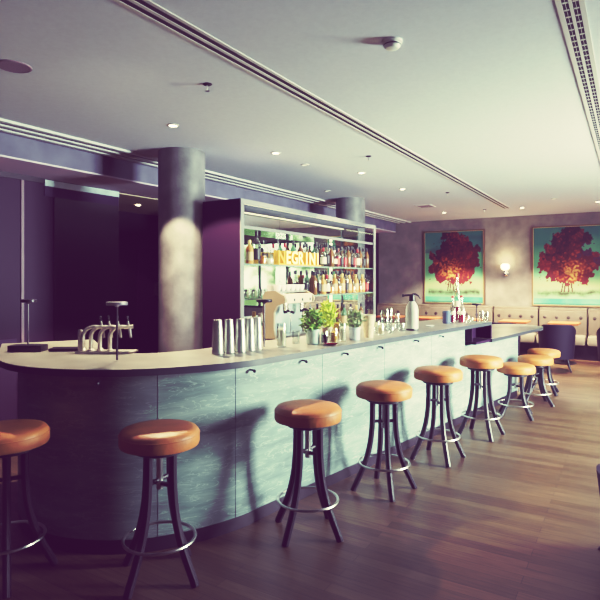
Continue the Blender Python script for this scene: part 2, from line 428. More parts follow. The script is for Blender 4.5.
sprinkler(207.5, 84, 'dark fire sprinkler head on the ceiling ahead of the column')
sprinkler(368.5, 156, 'small fire sprinkler head beside the slot diffuser, mid ceiling')
sprinkler(447.5, 192.5, 'small fire sprinkler head near the far end of the slot diffuser')
sprinkler(484.7, 209.5, 'small fire sprinkler head close to the back wall, by the slot diffuser tip')
p = at(392, 41, CZ)
t = thing('smoke_detector', 'white round smoke detector on the ceiling between the two diffusers', 'smoke detector', (p.x, p.y, CZ))
MB().lathe([(0, 0), (.058, 0), (.058, -.012), (.052, -.016), (0, -.016)], n=32).build('base', 'white', t)
MB().lathe([(.050, -.016), (.048, -.030), (.036, -.044), (.012, -.050), (0, -.050)], n=32).build('cover', 'white', t)
MB().lathe([(.0495, -.022), (.0502, -.022), (.0492, -.028), (.0482, -.028)], n=32).build('grille', 'darkcap', t)
p = at(14, 66, CZ)
t = thing('ceiling_speaker', 'flat round mauve speaker cover on the ceiling above the curved bar end', 'speaker', (p.x, p.y, CZ))
M['spk'] = simple('mauve_mesh', (.26, .19, .23), .7, bump=.6, bscale=200)
MB().lathe([(.105, 0), (.105, -.006), (.096, -.010), (.096, 0)], n=40).build('rim', 'spk', t)
MB().lathe([(0, -.009), (.096, -.007), (.096, -.001), (0, -.001)], n=40).build('grille', 'spk', t)
p = at(425, 206, CZ)
t = thing('ceiling_grille', 'small dark rectangular air grille flush in the ceiling before the first painting', 'air vent', (p.x, p.y, CZ))
m = MB()
for y in (-.14, .14): m.box((0, y, -.005), (.36, .02, .01))
for x in (-.17, .17): m.box((x, 0, -.005), (.02, .28, .01))
m.build('frame', 'ceil_trim', t)
m = MB()
for k in range(7): m.box((0, -.11+k*.036, -.004), (.32, .02, .008))
m.build('louvre', 'spk', t)

# ================================================================== BAR
A = Vector((-.25, 3.65)); D = Vector((.6455, .7638)).normalized(); N = Vector((D.y, -D.x))    # front line (lat, z); N points at the stools
Lp = lambda tt: A + D*tt
def tpx(px):
    q = (px-300)/F; return (q*A.y-A.x)/(D.x-q*D.y)
T_END = 3.238; T_C = 3.72; T_LOW = 4.963
ctrl = [Lp(.0), Lp(-.2), Vector((-.60, 3.33)), Vector((-.868, 3.205)), Vector((-1.12, 3.17)), Vector((-1.40, 3.215)), Vector((-1.64, 3.345)),
        Vector((-1.82, 3.55)), Vector((-1.95, 3.80)), Vector((-2.08, 4.06)), Vector((-2.21, 4.32))]
curve = catmull(ctrl, 8)
def front(t_far): return [Lp(t_far*(1-k/30)) for k in range(30)] + curve        # from the far end round to the near end's side
def offset(P, d):          # d > 0: outward
    out = []
    for i, p in enumerate(P):
        a = P[max(i-1, 0)]; b = P[min(i+1, len(P)-1)]; tg = (b-a).normalized()
        out.append(p + Vector((-tg.y, tg.x))*d)        # walking from far to near, outward is on this side
    return out
PT = front(T_END)
test = offset(PT, .1)[0]-PT[0]
SGN = 1 if test.dot(N) > 0 else -1
off = lambda P, d: offset(P, d*SGN)
to3 = lambda P: [W(p.x, p.y) for p in P]
HB = 1.09
bar = thing('bar', 'long bar front clad in pale grey-green slate slabs, curving round at its shadowed end', 'bar')
# slabs with fine joints: list of index cuts along PT
def arclen(P):
    s = [0]
    for a, b in zip(P, P[1:]): s.append(s[-1]+(b-a).length)
    return s
def resample(P, s0, s1, step=.05):
    S = arclen(P); n = max(2, int((s1-s0)/step)+1); out = []
    for k in range(n):
        d = s0+(s1-s0)*k/(n-1); d = min(max(d, 0), S[-1]-1e-6)
        i = max(j for j in range(len(S)-1) if S[j] <= d)
        u = (d-S[i])/max(1e-9, S[i+1]-S[i]); out.append(P[i].lerp(P[i+1], u))
    return out
S = arclen(PT)
def s_of_px(px):          # arc position on the near curve whose sight line is at px
    best = min(range(len(PT)), key=lambda i: abs(300+PT[i].x/PT[i].y*F-px) if i < len(PT)-22 else 1e9); return S[best]
cuts = [0] + [T_END-t for t in (2.43, 1.538, .65, -.239)] + [s_of_px(156.5), s_of_px(156.5)+.9, S[-1]]
for a, b in zip(cuts, cuts[1:]):
    seg = resample(PT, a+.0022, b-.0022)
    MB().strip(to3(seg), to3(off(seg, -.03)), .085, HB-.04).build('front_panel', 'stone', bar)
MB().strip(to3(off(PT, -.032)), to3(off(PT, -.06)), .0, HB-.04).build('backing_board', 'aubergine_dark', bar)
MB().strip(to3(off(PT, -.005)), to3(off(PT, -.03)), .0, .083).build('toe_kick', 'leg', bar)
# end return of the tall part and the low part under the table end
def quadpoly(t0, t1, d0, d1): return to3([Lp(t0)+N*d0, Lp(t1)+N*d0, Lp(t1)+N*d1, Lp(t0)+N*d1])
MB().prism(quadpoly(T_END-.03, T_END, -.031, -.55), .085, HB-.04).build('end_panel', 'stone', bar)
MB().prism(quadpoly(T_END+.004, T_LOW, 0, -.03), .085, .842).build('front_panel', 'stone', bar)
MB().prism(quadpoly(T_LOW-.03, T_LOW, -.031, -.55), .085, .842).build('end_panel', 'stone', bar)
MB().prism(quadpoly(T_END+.004, T_LOW-.02, -.005, -.03), 0, .083).build('toe_kick', 'leg', bar)
# dark open niche under the overhanging counter end
n = MB(); n.prism(quadpoly(T_END+.005, T_C-.03, -.06, -.08), .893, HB-.041); n.prism(quadpoly(T_END+.003, T_END+.02, .08, -.06), .893, HB-.041)
n.build('niche_lining', 'aubergine', bar)
MB().prism(quadpoly(T_C-.028, T_C, .118, -.53), .893, HB-.041).build('niche_cheek', 'aubergine', bar)
# bag hooks
hk = [tpx(x) for x in (250, 302, 343.5, 378.5, 414.5, 439.5)]
for tt in hk:
    q = Lp(tt)+N*.0; p = W(q.x, q.y, HB-.085); nn = W(N.x, N.y)
    MB().tube([p, p+nn*.03, p+nn*.042+Vector((0, 0, -.012)), p+nn*.04+Vector((0, 0, .006))], .006, 8).lathe([(0, -.011), (.009, -.007), (.011, 0), (.009, .007), (0, .011)], p+nn*.042+Vector((0, 0, -.006)), 12).build('bag_hook', 'black', bar)
i98 = min(range(30, len(PT)-22), key=lambda i: abs(300+PT[i].x/PT[i].y*F-98)); q = PT[i98]; p = W(q.x, q.y-.0, HB-.085)
MB().tube([p, p-FW*.03, p-FW*.042+Vector((0, 0, -.012))], .006, 8).lathe([(0, -.011), (.009, -.007), (.011, 0), (.009, .007), (0, .011)], p-FW*.042+Vector((0, 0, -.006)), 12).build('bag_hook', 'black', bar)
# counter
PC = front(T_C)
ct = MB().strip(to3(off(PC, .12)), to3(off(PC, -.55)), HB-.04, HB, 'counter', 'counter_edge').build('bar_counter', None, smooth=30)
tag(ct, 'long grey stone counter top with a dark edge sweeping round the bar', 'counter')
# low table end with a rounded tip
def lowpoly_outline():
    t0, t1 = T_C+.002, 5.62; d0, d1 = .12, -.66
    pts = [Lp(t0)+N*d0]
    c = Lp(t1)+N*((d0+d1)/2); R = (d0-d1)/2
    for k in range(25):
        a = PI/2-PI*k/24
        pts.append(c + D*(R*.95*math.cos(a)) + N*(R*math.sin(a)))
    pts.append(Lp(t0)+N*d1)
    return to3(pts)
lo = MB(); lo.mat('counter'); lo.prism(lowpoly_outline(), .848, .888)
for f in lo.bm.faces:
    f.normal_update()
    if abs(f.normal.z) < .5:
        if 'counter_edge' not in lo.mats: lo.mats.append('counter_edge')
        f.material_index = lo.mats.index('counter_edge')
# the strip beneath the raised counter
lo.mat('aubergine'); lo.prism(quadpoly(T_END+.03, T_C-.03, .115, -.28), .86, .888)
lowt = lo.build('table_end', None, smooth=30)
tag(lowt, 'lower grey table end with a rounded tip projecting from the far end of the bar', 'counter')

# ================================================================== STOOLS
def stool(name, H, top=True):
    t = thing('bar_stool', name, 'bar stool', group='tan leather bar stools along the bar')
    R = .212; th = .098; z0 = H-th
    prof = [(0, z0), (R-.02, z0), (R-.004, z0+.006), (R, z0+.018), (R, z0+.058), (R-.001, z0+.064), (R-.004, z0+.074), (R-.016, z0+.088), (R-.045, z0+.096), (R*.5, H+.001), (0, H+.002)]
    seat = MB().lathe(prof, n=48).build('seat', 'leather', t, smooth=40)
    MB().ring((0, 0, z0+.064), R-.0005, .0032, 48, 6).build('seam', 'leather', seat)
    MB().tube([(R-.001, 0, z0+.008), (R+.0005, 0, z0+.06)], .0025, 6).build('side_seam', 'leather', seat)
    MB().lathe([(0, z0-.035), (.12, z0-.035), (.135, z0-.028), (.135, z0-.001), (0, z0-.001)], n=36).build('seat_plate', 'leg', t)
    k = (z0-.03)/.672
    zr = .205*k if H > .7 else .15
    prl = [(.088, 1.0), (.088, .86), (.092, .70), (.104, .54), (.127, .39), (.160, .25), (.204, .11), (.229, .035), (.238, 0)]
    for a in range(4):
        th_ = a*PI/2
        c_, s_ = math.cos(th_), math.sin(th_)
        pts = [(r*c_, r*s_, f*(z0-.03)+.001) for r, f in prl]
        MB().tube(catmull([Vector(p) for p in pts], 3), 0.021, 10, sx=1.1).build('leg', 'leg', t)
    fr = zr/(z0-.03)
    rr = .163+(.27-fr)/.15*.04 if fr < .27 else .163
    MB().ring((0, 0, zr), rr+.026, .0085, 56, 8).build('foot_ring', 'steel', t)
    zb = .74*(z0-.03); rb = .09
    MB().tube([(0, -rb, zb), (0, rb, zb)], .012, 8).build('cross_bar', 'leg', t)
    MB().tube([(-rb, 0, zb+.02), (rb, 0, zb+.02)], .012, 8).build('cross_bar', 'leg', t)
    MB().tube([(0, 0, z0-.033), (0, 0, zb-.03)], .018, 10).build('screw_post', 'steel', t)
    return t
hi = stool('', .80); lw = stool('', .605)
spots = [(-1.58, 2.955, .5, hi, 'tan leather bar stool cut off by the frame, in shadow at the curved bar end'),
         (-.755, 2.955, 1.1, hi, 'tan leather bar stool in front of the beer taps, dark legs and steel foot ring'),
         (.05, 3.47, .95, hi, 'tan leather bar stool below the mint herb pot, third from the curved bar end'),
         (.636, 4.16, .1, hi, 'tan leather bar stool, fourth from the curved bar end, its side seam hidden'),
         (1.227, 4.88, .12, hi, 'tan leather bar stool, fifth from the curved bar end, seam facing the room'),
         (1.846, 5.60, .1, hi, 'tan leather bar stool in front of the dark niche, last of the tall ones'),
         (2.50, 6.36, .42, lw, 'low tan leather stool, first of the three at the lowered table end'),
         (3.00, 7.0, .6, lw, 'low tan leather stool, middle one of three at the lowered table end'),
         (3.40, 7.66, .3, lw, 'low tan leather stool, last of the row by the table end tip')]
for i, (la, z, rz, proto, lab) in enumerate(spots):
    o = proto if i in (0, 6) else copy_tree(proto)
    p = W(la, z); o.location = (p.x, p.y, 0); o.rotation_euler = (0, 0, YAW-PI/2+rz+PI/4*0); o['label'] = lab

# ================================================================== BACK BAR CABINET
bx0, bx1, by0, by1, bz = 4.40, 7.77, 3.37, 3.86, 2.40
cab = thing('bottle_cabinet', 'tall mirrored back-bar cabinet with glass shelves and a dark aubergine side', 'cabinet', (0, 0, 0))
MB().bb((bx0, by0+.0, 0), (bx0+.03, by1, bz)).build('side_panel', 'aubergine', cab)
MB().bb((bx1-.012, by0, .92), (bx1, by0+.28, bz)).build('side_glass', 'clear', cab)
MB().bb((bx1-.03, by0, 0), (bx1, by1, .92)).build('side_panel', 'aubergine', cab)
MB().bb((bx0+.03, by0+.03, bz-.03), (bx1-.03, by1, bz)).build('top_panel', 'soffit', cab)
fm = MB(); fm.bb((bx0, by0-.012, .0), (bx0+.055, by0+.0, bz)); fm.bb((bx1-.06, by0-.012, 0), (bx1+.01, by0, bz)); fm.bb((bx0+.055, by0-.012, bz-.05), (bx1-.06, by0, bz))
fm.build('front_frame', 'frame', cab)
ym = by0+.27
mw = (bx1-bx0-.06)/3
for k in range(3):
    MB().bb((bx0+.03+k*mw+.002, ym, .92), (bx0+.03+(k+1)*mw-.002, ym+.01, bz-.031)).build('mirror_panel', 'mirror', cab)
MB().bb((bx0+.03, ym+.01, 0), (bx1-.03, ym+.05, bz-.031)).build('back_panel', 'aubergine_dark', cab)
SH = [2.135, 1.745, 1.386]
MB().bb((bx0+.03, by0+.02, SH[0]-.03), (bx1-.03, ym, SH[0])).build('shelf', 'shelfglass', cab)
for z in SH[1:]: MB().bb((bx0+.03, by0+.02, z-.014), (bx1-.03, ym, z)).build('glass_shelf', 'shelfglass', cab)
for z in SH: MB().bb((bx0+.03, by0+.006, z-.013 if z < 2 else z-.03), (bx1-.03, by0+.019, z+.002)).build('shelf_edge', 'frame' if z > 2 else 'edgeglass', cab)
xl = onY(332, ym-.02).x
MB().bb((xl-.018, ym-.012, .95), (xl+.018, ym-.002, SH[0]-.04)).build('light_strip', 'led', cab)
MB().bb((bx0+.07, by0+.03, bz-.042), (bx1-.07, by0+.045, bz-.032)).build('light_strip', 'led', cab)
# base unit with worktop in front of it
base = thing('back_counter', 'low pale back counter behind the bar carrying the coffee machine', 'counter', (0, 0, 0))
MB().bb((bx0-.0, 2.80, .08), (bx1, by0-.015, .88)).build('cabinet_body', 'aubergine', base)
MB().bb((bx0, 2.84, 0), (bx1, by0-.02, .08)).build('plinth', 'leg', base)
MB().bb((bx0-.0, 2.77, .88), (bx1, by0-.013, .92)).build('worktop', 'cream', base)
for k in range(5):
    d = MB().bb((bx0+.03+k*.67, 2.785, .12), (bx0+.67+k*.67, 2.80, .84)).build('cabinet_door', 'aubergine', base)
    MB().bb((bx0+.30+k*.67, 2.765, .78), (bx0+.44+k*.67, 2.785, .795)).build('handle', 'steel', d)
# inside of cabinet: bottom ledge
MB().bb((bx0+.03, by0+.0, .88), (bx1-.03, ym, .92)).build('bottom_ledge', 'cream', cab)

# ---- illuminated sign
sx0 = onY(276.5, 3.44).x; sx1 = onY(318.5, 3.44).x
sg = thing('illuminated_sign', 'glowing amber letter sign standing on the upper glass shelf', 'sign', ((sx0+sx1)/2, 3.44, SH[1]+.002))
pitch = (sx1-sx0)/7
for k, ch in enumerate('NEGRINI'):
    cu = bpy.data.curves.new('letter', 'FONT'); cu.body = ch; cu.size = .205; cu.extrude = .03; cu.align_x = 'CENTER'; cu.offset = .004
    to = bpy.data.objects.new('letter_tmp', cu); col.objects.link(to)
    dg = bpy.context.evaluated_depsgraph_get(); me = bpy.data.meshes.new_from_object(to.evaluated_get(dg))
    bpy.data.objects.remove(to)
    me.transform(Matrix.Rotation(PI/2, 4, 'X'))
    me.materials.clear(); me.materials.append(M['sign' if k else 'signside']); me.materials.append(M['signside'])
    for po in me.polygons: po.material_index = 0 if abs(po.normal.y) > .7 else 1
    lo_ = bpy.data.objects.new('letter', me); col.objects.link(lo_); lo_.parent = sg
    lo_.location = (-(sx1-sx0)/2+pitch*(k+.5), 0, .022)
MB().box((0, 0, .009), (sx1-sx0, .07, .018)).build('base', 'signside', sg)
MB().box((0, .037, .085), (sx1-sx0+.01, .006, .165)).build('back_panel', 'signside', sg)

# ================================================================== BOTTLES
BP = {
 'wine':   [(0, 0), (.036, 0), (.0375, .004), (.0375, .185), (.034, .205), (.018, .235), (.0145, .25), (.0135, .29), (.016, .292), (.016, .300), (0, .300)],
 'spirit': [(0, 0), (.039, 0), (.041, .005), (.041, .165), (.036, .185), (.016, .205), (.0145, .245), (.016, .247), (.016, .255), (0, .255)],
 'squat':  [(0, 0), (.046, 0), (.048, .006), (.048, .10), (.042, .125), (.018, .145), (.0155, .175), (.018, .178), (.018, .186), (0, .186)],
 'flask':  [(0, 0), (.034, 0), (.036, .005), (.044, .06), (.044, .11), (.030, .16), (.015, .19), (.014, .225), (.016, .227), (.016, .235), (0, .235)],
}
GRP = {}
def bottle(kind, glassm, liquid, cap, labelm, square=False):
    """returns a prototype bottle (unlabelled), at the origin"""
    t = thing('bottle', '', 'bottle'); pr = BP[kind]; n = 16
    H = pr[-1][1]; body = pr[1][0]; sh = [z for r, z in pr if r > body*.85][-1]
    MB().lathe(pr, n=n).build('glass_body', glassm, t)
    if liquid: MB().lathe([(0, .008), (body-.004, .008), (body-.003, sh*.8), (0, sh*.8)], n=n).build('liquid', liquid, t)
    if labelm: MB().lathe([(body+.0012, sh*.22), (body+.0022, sh*.22), (body+.0022, sh*.72), (body+.0012, sh*.72)] if kind != 'flask' else [(.0448, .05), (.0456, .05), (.0456, .115), (.0448, .115)], n=n).build('paper_label', labelm, t)
    MB().lathe([(0, H-.045), (.0155, H-.045), (.0168, H-.043), (.0172, H+.006), (0, H+.008)], n=12).build('cap', cap, t)
    return t
KINDS = [
 ('clear', 'clear wine-shaped bottle', ('wine', 'clear', None, 'darkcap', 'blacklabel')),
 ('amber', 'amber spirit bottle', ('spirit', 'amberglass', 'amber', 'goldcap', 'kraft')),
 ('green', 'green glass bottle', ('wine', 'greenglass', None, 'darkcap', 'kraft')),
 ('dark', 'dark brown bottle', ('wine', 'brownglass', 'dark', 'darkcap', None)),
 ('squat', 'squat amber-filled bottle', ('squat', 'clear', 'amber', 'darkcap', None)),
 ('flask', 'pale flask-shaped bottle', ('flask', 'clear', None, 'steel', 'paper')),
 ('red', 'bottle of dark red liqueur', ('spirit', 'clear', 'red', 'darkcap', 'redlabel')),
 ('spirit', 'clear spirit bottle with a red cap', ('spirit', 'clear', None, 'redcap', 'paper')),
]
protos = {}
def put_bottle(key, loc, label, group, s=1.0):
    k, d, a = next(x for x in KINDS if x[0] == key)
    if key not in protos: o = protos[key] = bottle(*a)
    else: o = copy_tree(protos[key])
    o.location = loc; o.rotation_euler = (0, 0, random.random()*6); o.scale = (s, s, s*random.uniform(.94, 1.06) if s == 1 else s)
    o['label'] = label; o['group'] = group
    return o
desc = {k: d for k, d, a in KINDS}
def row(keys, x0, x1, y, z, where, group, start=0):
    n = len(keys)
    for i, k in enumerate(keys):
        x = x0+(x1-x0)*(i+.5)/n
        put_bottle(k, (x, y+random.uniform(-.008, .008), z+.001), f'{desc[k]}, {ORD[i]} {where}'.replace('clear spirit bottle with a red cap', 'clear bottle with red cap'), group)
on_front = 'on the lower shelf front, counted from the machine'; on_rear = 'of the lower shelf rear row, from the machine'
up0 = onY(320, 3.48).x
row(['spirit', 'clear', 'dark', 'flask', 'red', 'clear', 'red', 'dark', 'clear', 'red', 'spirit', 'dark', 'clear', 'dark'], up0+.0, 7.70, 3.46, SH[1], 'along the upper shelf front from the sign', 'bottles on the upper glass shelf')
row(['clear', 'dark', 'green', 'clear', 'dark', 'spirit', 'dark', 'green', 'clear', 'dark', 'clear', 'dark'], 6.22, 7.68, 3.55, SH[1], 'in the upper shelf rear row from the sign', 'bottles on the upper glass shelf')
row(['dark', 'clear', 'amber', 'spirit', 'squat', 'amber', 'squat', 'amber', 'clear', 'amber', 'squat', 'amber', 'squat', 'amber', 'red'], 6.0, 7.70, 3.46, SH[2], on_front, 'bottles on the lower glass shelf')
row(['clear', 'dark', 'green', 'clear', 'red', 'clear', 'dark', 'clear', 'red', 'clear', 'dark', 'clear'], 5.97, 7.60, 3.562, SH[2], on_rear, 'bottles on the lower glass shelf')
row(['dark', 'amber', 'clear', 'squat', 'dark', 'green', 'clear', 'amber', 'dark'], 5.9, 7.6, 3.47, .92, 'on the cabinet ledge beyond the coffee machine', 'bottles on the cabinet ledge')
row(['clear', 'spirit', 'green', 'dark', 'clear'], sx0+.1, sx1-.02, 3.55, SH[1], 'standing behind the glowing sign', 'bottles behind the sign')
def pxb(key, px, z, label, group, y=3.46, s=1.0): # a bottle placed along the shelf
    p = onY(px, y, z+.001); put_bottle(key, p, label, group, s)
pxb('amber', 249.5, SH[1], 'amber bottle at the aubergine end of the upper glass shelf', 'bottles on the upper glass shelf')
pxb('clear', 256.5, SH[1], 'tall clear bottle with a dark stopper, second from the aubergine cabinet side', 'bottles on the upper glass shelf', s=1.16)
pxb('squat', 262.5, SH[1], 'squat amber bottle, third from the aubergine cabinet side', 'bottles on the upper glass shelf')
pxb('amber', 254, .92, 'amber bottle on the cabinet ledge behind the shaker tins', 'bottles on the cabinet ledge', y=3.42, s=1.25)
pxb('flask', 260, .92, 'pale flask bottle on the cabinet ledge next to the coffee machine', 'bottles on the cabinet ledge', y=3.42, s=1.25)
p = onY(269, 3.45, SH[1]+.001)
t = thing('decanter', 'round clear glass decanter with a stopper beside the glowing sign', 'decanter', p)
MB().lathe([(0, 0), (.045, 0), (.052, .01), (.056, .05), (.05, .09), (.022, .125), (.018, .15), (.024, .155), (.022, .158), (0, .158)], n=20).build('glass_body', 'clear', t)
MB().lathe([(0, .01), (.048, .012), (.051, .05), (.048, .07), (0, .07)], n=20).build('liquid', 'paper', t)
MB().lathe([(0, .158), (.013, .158), (.022, .175), (.022, .195), (.01, .207), (0, .208)], n=16).build('stopper', 'clear', t)
# stemless glasses on the lower shelf near the machine
def tumbler(label, group, loc, r=.036, h=.09, m='clear'):
    o = MB().lathe([(0, 0), (r*.86, 0), (r, h), (r*.94, h), (r*.8, .012), (0, .012)], n=18).build('drinking_glass', m)
    o.location = loc; return tag(o, label, 'glass', group)
for i in range(9):
    x = 4.62+i*.15
    tumbler(f'small clear glass, {ORD[i]} from the aubergine side on the lower shelf', 'glasses on the lower shelf', (x, 3.46, SH[2]+.001))

# ================================================================== COFFEE MACHINE
mx0 = 4.60; mx1 = 5.20
cm = thing('coffee_machine', 'large cream and steel espresso machine on the back counter', 'coffee machine', ((mx0+mx1)/2, 3.085, .92), 0)
w = mx1-mx0; cm.scale = (1, .56, 1)
MB().box((0, .04, .055), (w, .44, .03), bevel=.006).build('base', 'steel', cm)
for x in (-w/2+.06, w/2-.06):
    for y in (-.14, .22): MB().lathe([(0, 0), (.024, 0), (.018, .045), (0, .045)], (x, y, 0), 12).build('foot', 'steel', cm)
MB().box((0, .14, .25), (w-.06, .22, .36), bevel=.012).build('body', 'blueface', cm)
def side_profile(x0, x1):
    m = MB(); prof = [(.26, .05), (.26, .50), (.20, .545), (-.02, .55), (-.20, .50), (-.23, .46), (-.21, .43), (-.05, .40), (.02, .33), (.02, .16), (-.02, .05)]
    a = [m.bm.verts.new((x0, y, z)) for y, z in prof]; b = [m.bm.verts.new((x1, y, z)) for y, z in prof]
    m.mat('x'); m.mats = []
    m._f(a); m._f(b[::-1])
    for k in range(len(prof)): m._f([a[k], b[k], b[(k+1) % len(prof)], a[(k+1) % len(prof)]])
    return m
side_profile(-w/2, -w/2+.03).build('side_cheek', 'tanmetal', cm)
side_profile(w/2-.03, w/2).build('side_cheek', 'tanmetal', cm)
m = MB(); m.bb((-w/2+.03, -.20, .42), (w/2-.03, .26, .515), bevel=.02); m.build('hood', 'cream', cm)
m = MB(); m.bb((-w/2+.02, -.05, .53), (w/2-.02, .25, .545)); m.build('cup_tray', 'steel', cm)
for k, x in enumerate((-.2, .12)):
    g = MB().lathe([(0, .35), (.04, .35), (.045, .42), (0, .42)], (x, -.12, 0), 16).build('group_head', 'chrome', cm)
    MB().tube([(x, -.13, .35), (x, -.20, .345), (x, -.30, .33)], [.018, .012, .014], 8).lathe([(0, .32), (.03, .32), (.034, .35), (0, .35)], (x, -.12, 0), 16).build('portafilter', 'blackmetal', g)
for x in (-w/2+.08, w/2-.08):
    MB().tube([(x, -.19, .40), (x, -.24, .34), (x+.01, -.245, .2), (x+.015, -.22, .12)], .006, 8).build('steam_wand', 'chrome', cm)
MB().box((0, -.09, .085), (w-.12, .22, .025)).build('drip_tray', 'steel', cm)
for k, x in enumerate((-.26, -.1, .06, .22)): MB().lathe([(0, .44), (.014, .44), (.014, .47), (0, .47)], (0, 0, 0), 12).build('dial', 'black', cm, loc=(x, -.2, .0))
cup0 = None; ci = 0
for j in range(2):
    for k in range(6):
        x = (mx0+mx1)/2-w/2+.07+k*(w-.14)/5; y = 3.085+.012+j*.088
        if cup0 is None:
            o = cup0 = thing('cup', '', 'cup', group='cups on the coffee machine')
            MB().lathe([(0, 0), (.024, 0), (.036, .03), (.040, .062), (.037, .062), (.033, .03), (.02, .006), (0, .006)], n=18).build('bowl', 'white', o)
            MB().tube([(.037, 0, .05), (.056, 0, .048), (.058, 0, .028), (.036, 0, .02)], .0045, 6).build('handle', 'white', o)
        else: o = copy_tree(cup0)
        o.location = (x, y, .92+.546); o.rotation_euler = (0, 0, .9)
        o['label'] = f'white cup, {ORD[k]} in the {"front" if j == 0 else "rear"} row on top of the coffee machine'
# ================================================================== THINGS ON THE BAR
def on(px, py, Z=HB): return at(px, py, Z)+Vector((0, 0, .0006))
# table lamps
def table_lamp(px, py, topy, label, foot=True, disc=.075, tilt=0, m='lampblack', z=HB):
    p = on(px, py, z); depth = p.dot(FW); h = (py-topy)*depth/F
    t = thing('table_lamp', label, 'table lamp', p, 0, 'slim cordless table lamps')
    if foot: MB().lathe([(0, 0), (.045, 0), (.045, .005), (.008, .008), (0, .008)], n=28).build('base', 'lampblack', t)
    MB().tube([(0, 0, .006), (0, 0, h-.012)], .006, 10).build('pole', 'lampblack', t)
    MB().lathe([(0, h-.03), (.012, h-.03), (.016, h-.022), (disc*.96, h-.020), (disc, h-.016), (disc, h-.002), (disc*.97, h), (0, h)], n=36).build('lamp_head', m, t)
    return t
tp = on(28, 351)
tr = MB().box((0, 0, .021), (.23, .11, .042), rz=YAW-PI/2, bevel=.004).build('lamp_tray', 'lampblack', loc=tp)
tag(tr, 'flat black tray block under the slim lamp at the shadowed counter end', 'tray')
p = on(28, 351); dep = p.dot(FW)
t = thing('table_lamp', 'slim black disc table lamp standing on the flat black tray block', 'table lamp', p+Vector((0, 0, .043)), 0, 'slim cordless table lamps')
h = (351-299.5)*dep/F-.043
MB().tube([(0, 0, 0), (0, 0, h-.01)], .006, 10).build('pole', 'lampgrey', t)
MB().lathe([(0, h-.03), (.012, h-.03), (.016, h-.022), (.050, h-.020), (.053, h-.016), (.053, h-.002), (.05, h), (0, h)], n=36).build('lamp_head', 'lampblack', t, loc=RT*.004)
table_lamp(117, 361, 302, 'slim disc table lamp with a grey head in front of the beer taps', disc=.064, m='lampgrey', foot=False)
table_lamp(264.2, 347.5, 299.5, 'slim black disc table lamp next to the shaker tins', disc=.058, foot=False)
table_lamp(476.5, 322.5, 303.5, 'slim black disc table lamp by the counter end glasses', disc=.052, foot=False)
# beer taps
bp_ = on(104, 352.5)
tap = thing('beer_tap', 'row of chrome gooseneck beer taps with black knobs on a drip tray', 'beer tap', bp_, YAW-PI/2); tap.scale = (1, 1, .85)
MB().box((.02, .0, .008), (.40, .11, .016), bevel=.004).build('drip_tray', 'satin', tap)
k_ = bp_.dot(FW)/F
for i, x in enumerate((-21, -13, -4, 6)):
    x0 = x*k_; y0 = .0
    tb = MB().tube(catmull([Vector((x0, y0, .016)), Vector((x0, y0, .09)), Vector((x0+.004, y0, .15)), Vector((x0+.028, y0+.01, .19)), Vector((x0+.07, y0+.02, .205)), Vector((x0+.115, y0+.03, .20))], 6), .014, 10)
    tb.lathe([(0, .016), (.022, .016), (.022, .024), (.013, .032), (0, .032)], (x0, y0, 0), 16)
    tb.build('tap_tube', 'satin', tap)
    vx, vy = x0+.118, y0+.03
    v = MB().tube([(vx-.03, vy-.008, .20), (vx+.03, vy+.008, .203)], .016, 12).build('tap_valve', 'satin', tap)
    MB().tube([(vx+.005, vy, .20), (vx+.012, vy-.01, .165), (vx+.026, vy-.03, .118)], [.011, .010, .008], 10).build('spout', 'satin', v)
    MB().tube([(vx, vy, .21), (vx-.006, vy, .25)], [.009, .007], 8).build('lever', 'satin', v)
    MB().tube([(vx-.006, vy, .25), (vx-.009, vy, .272)], .0045, 8).lathe([(0, .268), (.007, .272), (.0095, .280), (.007, .289), (0, .292)], (vx-.009, vy, 0), 12).build('knob', 'black', v)
MB().lathe([(0, 0), (.018, 0), (.018, .15), (.014, .165), (0, .168)], (-.168, .02, .016), 14).build('rinser_post', 'satin', tap)
dp = on(66, 350.5)
tag(MB().box((0, 0, .012), (.19, .13, .022), rz=YAW-PI/2+.15, bevel=.004).mat('steel').box((0, 0, .026), (.17, .11, .005), rz=YAW-PI/2+.15).build('bar_tray', None) if False else
    MB().box((0, 0, .010), (.20, .12, .019), rz=YAW-PI/2+.12, bevel=.004).build('bar_tray', 'blackmetal', loc=dp), 'low dark drip tray beside the beer tap row', 'tray')
# shaker tins
sh0 = None
for i, (px, py) in enumerate(((217.6, 353.8), (228.8, 352.8), (240.2, 352.0), (249.4, 350.6), (256.8, 348.9))):
    p = on(px, py); s = p.dot(FW)/F
    if sh0 is None:
        o = sh0 = thing('cocktail_shaker', '', 'shaker', group='shaker tins stood in a row')
        MB().lathe([(0, 0), (.044, 0), (.0455, .002), (.0455, .012), (.044, .014), (.041, .11), (.0395, .118), (0, .118)], n=28).build('lower_tin', 'tin', o)
        MB().lathe([(.040, .118), (.0405, .120), (.040, .128), (.033, .222), (.031, .228), (0, .228)], n=28).build('upper_tin', 'tin', o)
    else: o = copy_tree(sh0)
    o.location = p; o.scale = (.88, .88, 1)
    o['label'] = f'tall steel cocktail shaker, {["closest to the column", "second from the column", "middle of the row of five", "fourth from the column", "next to the black disc lamp"][i]}'
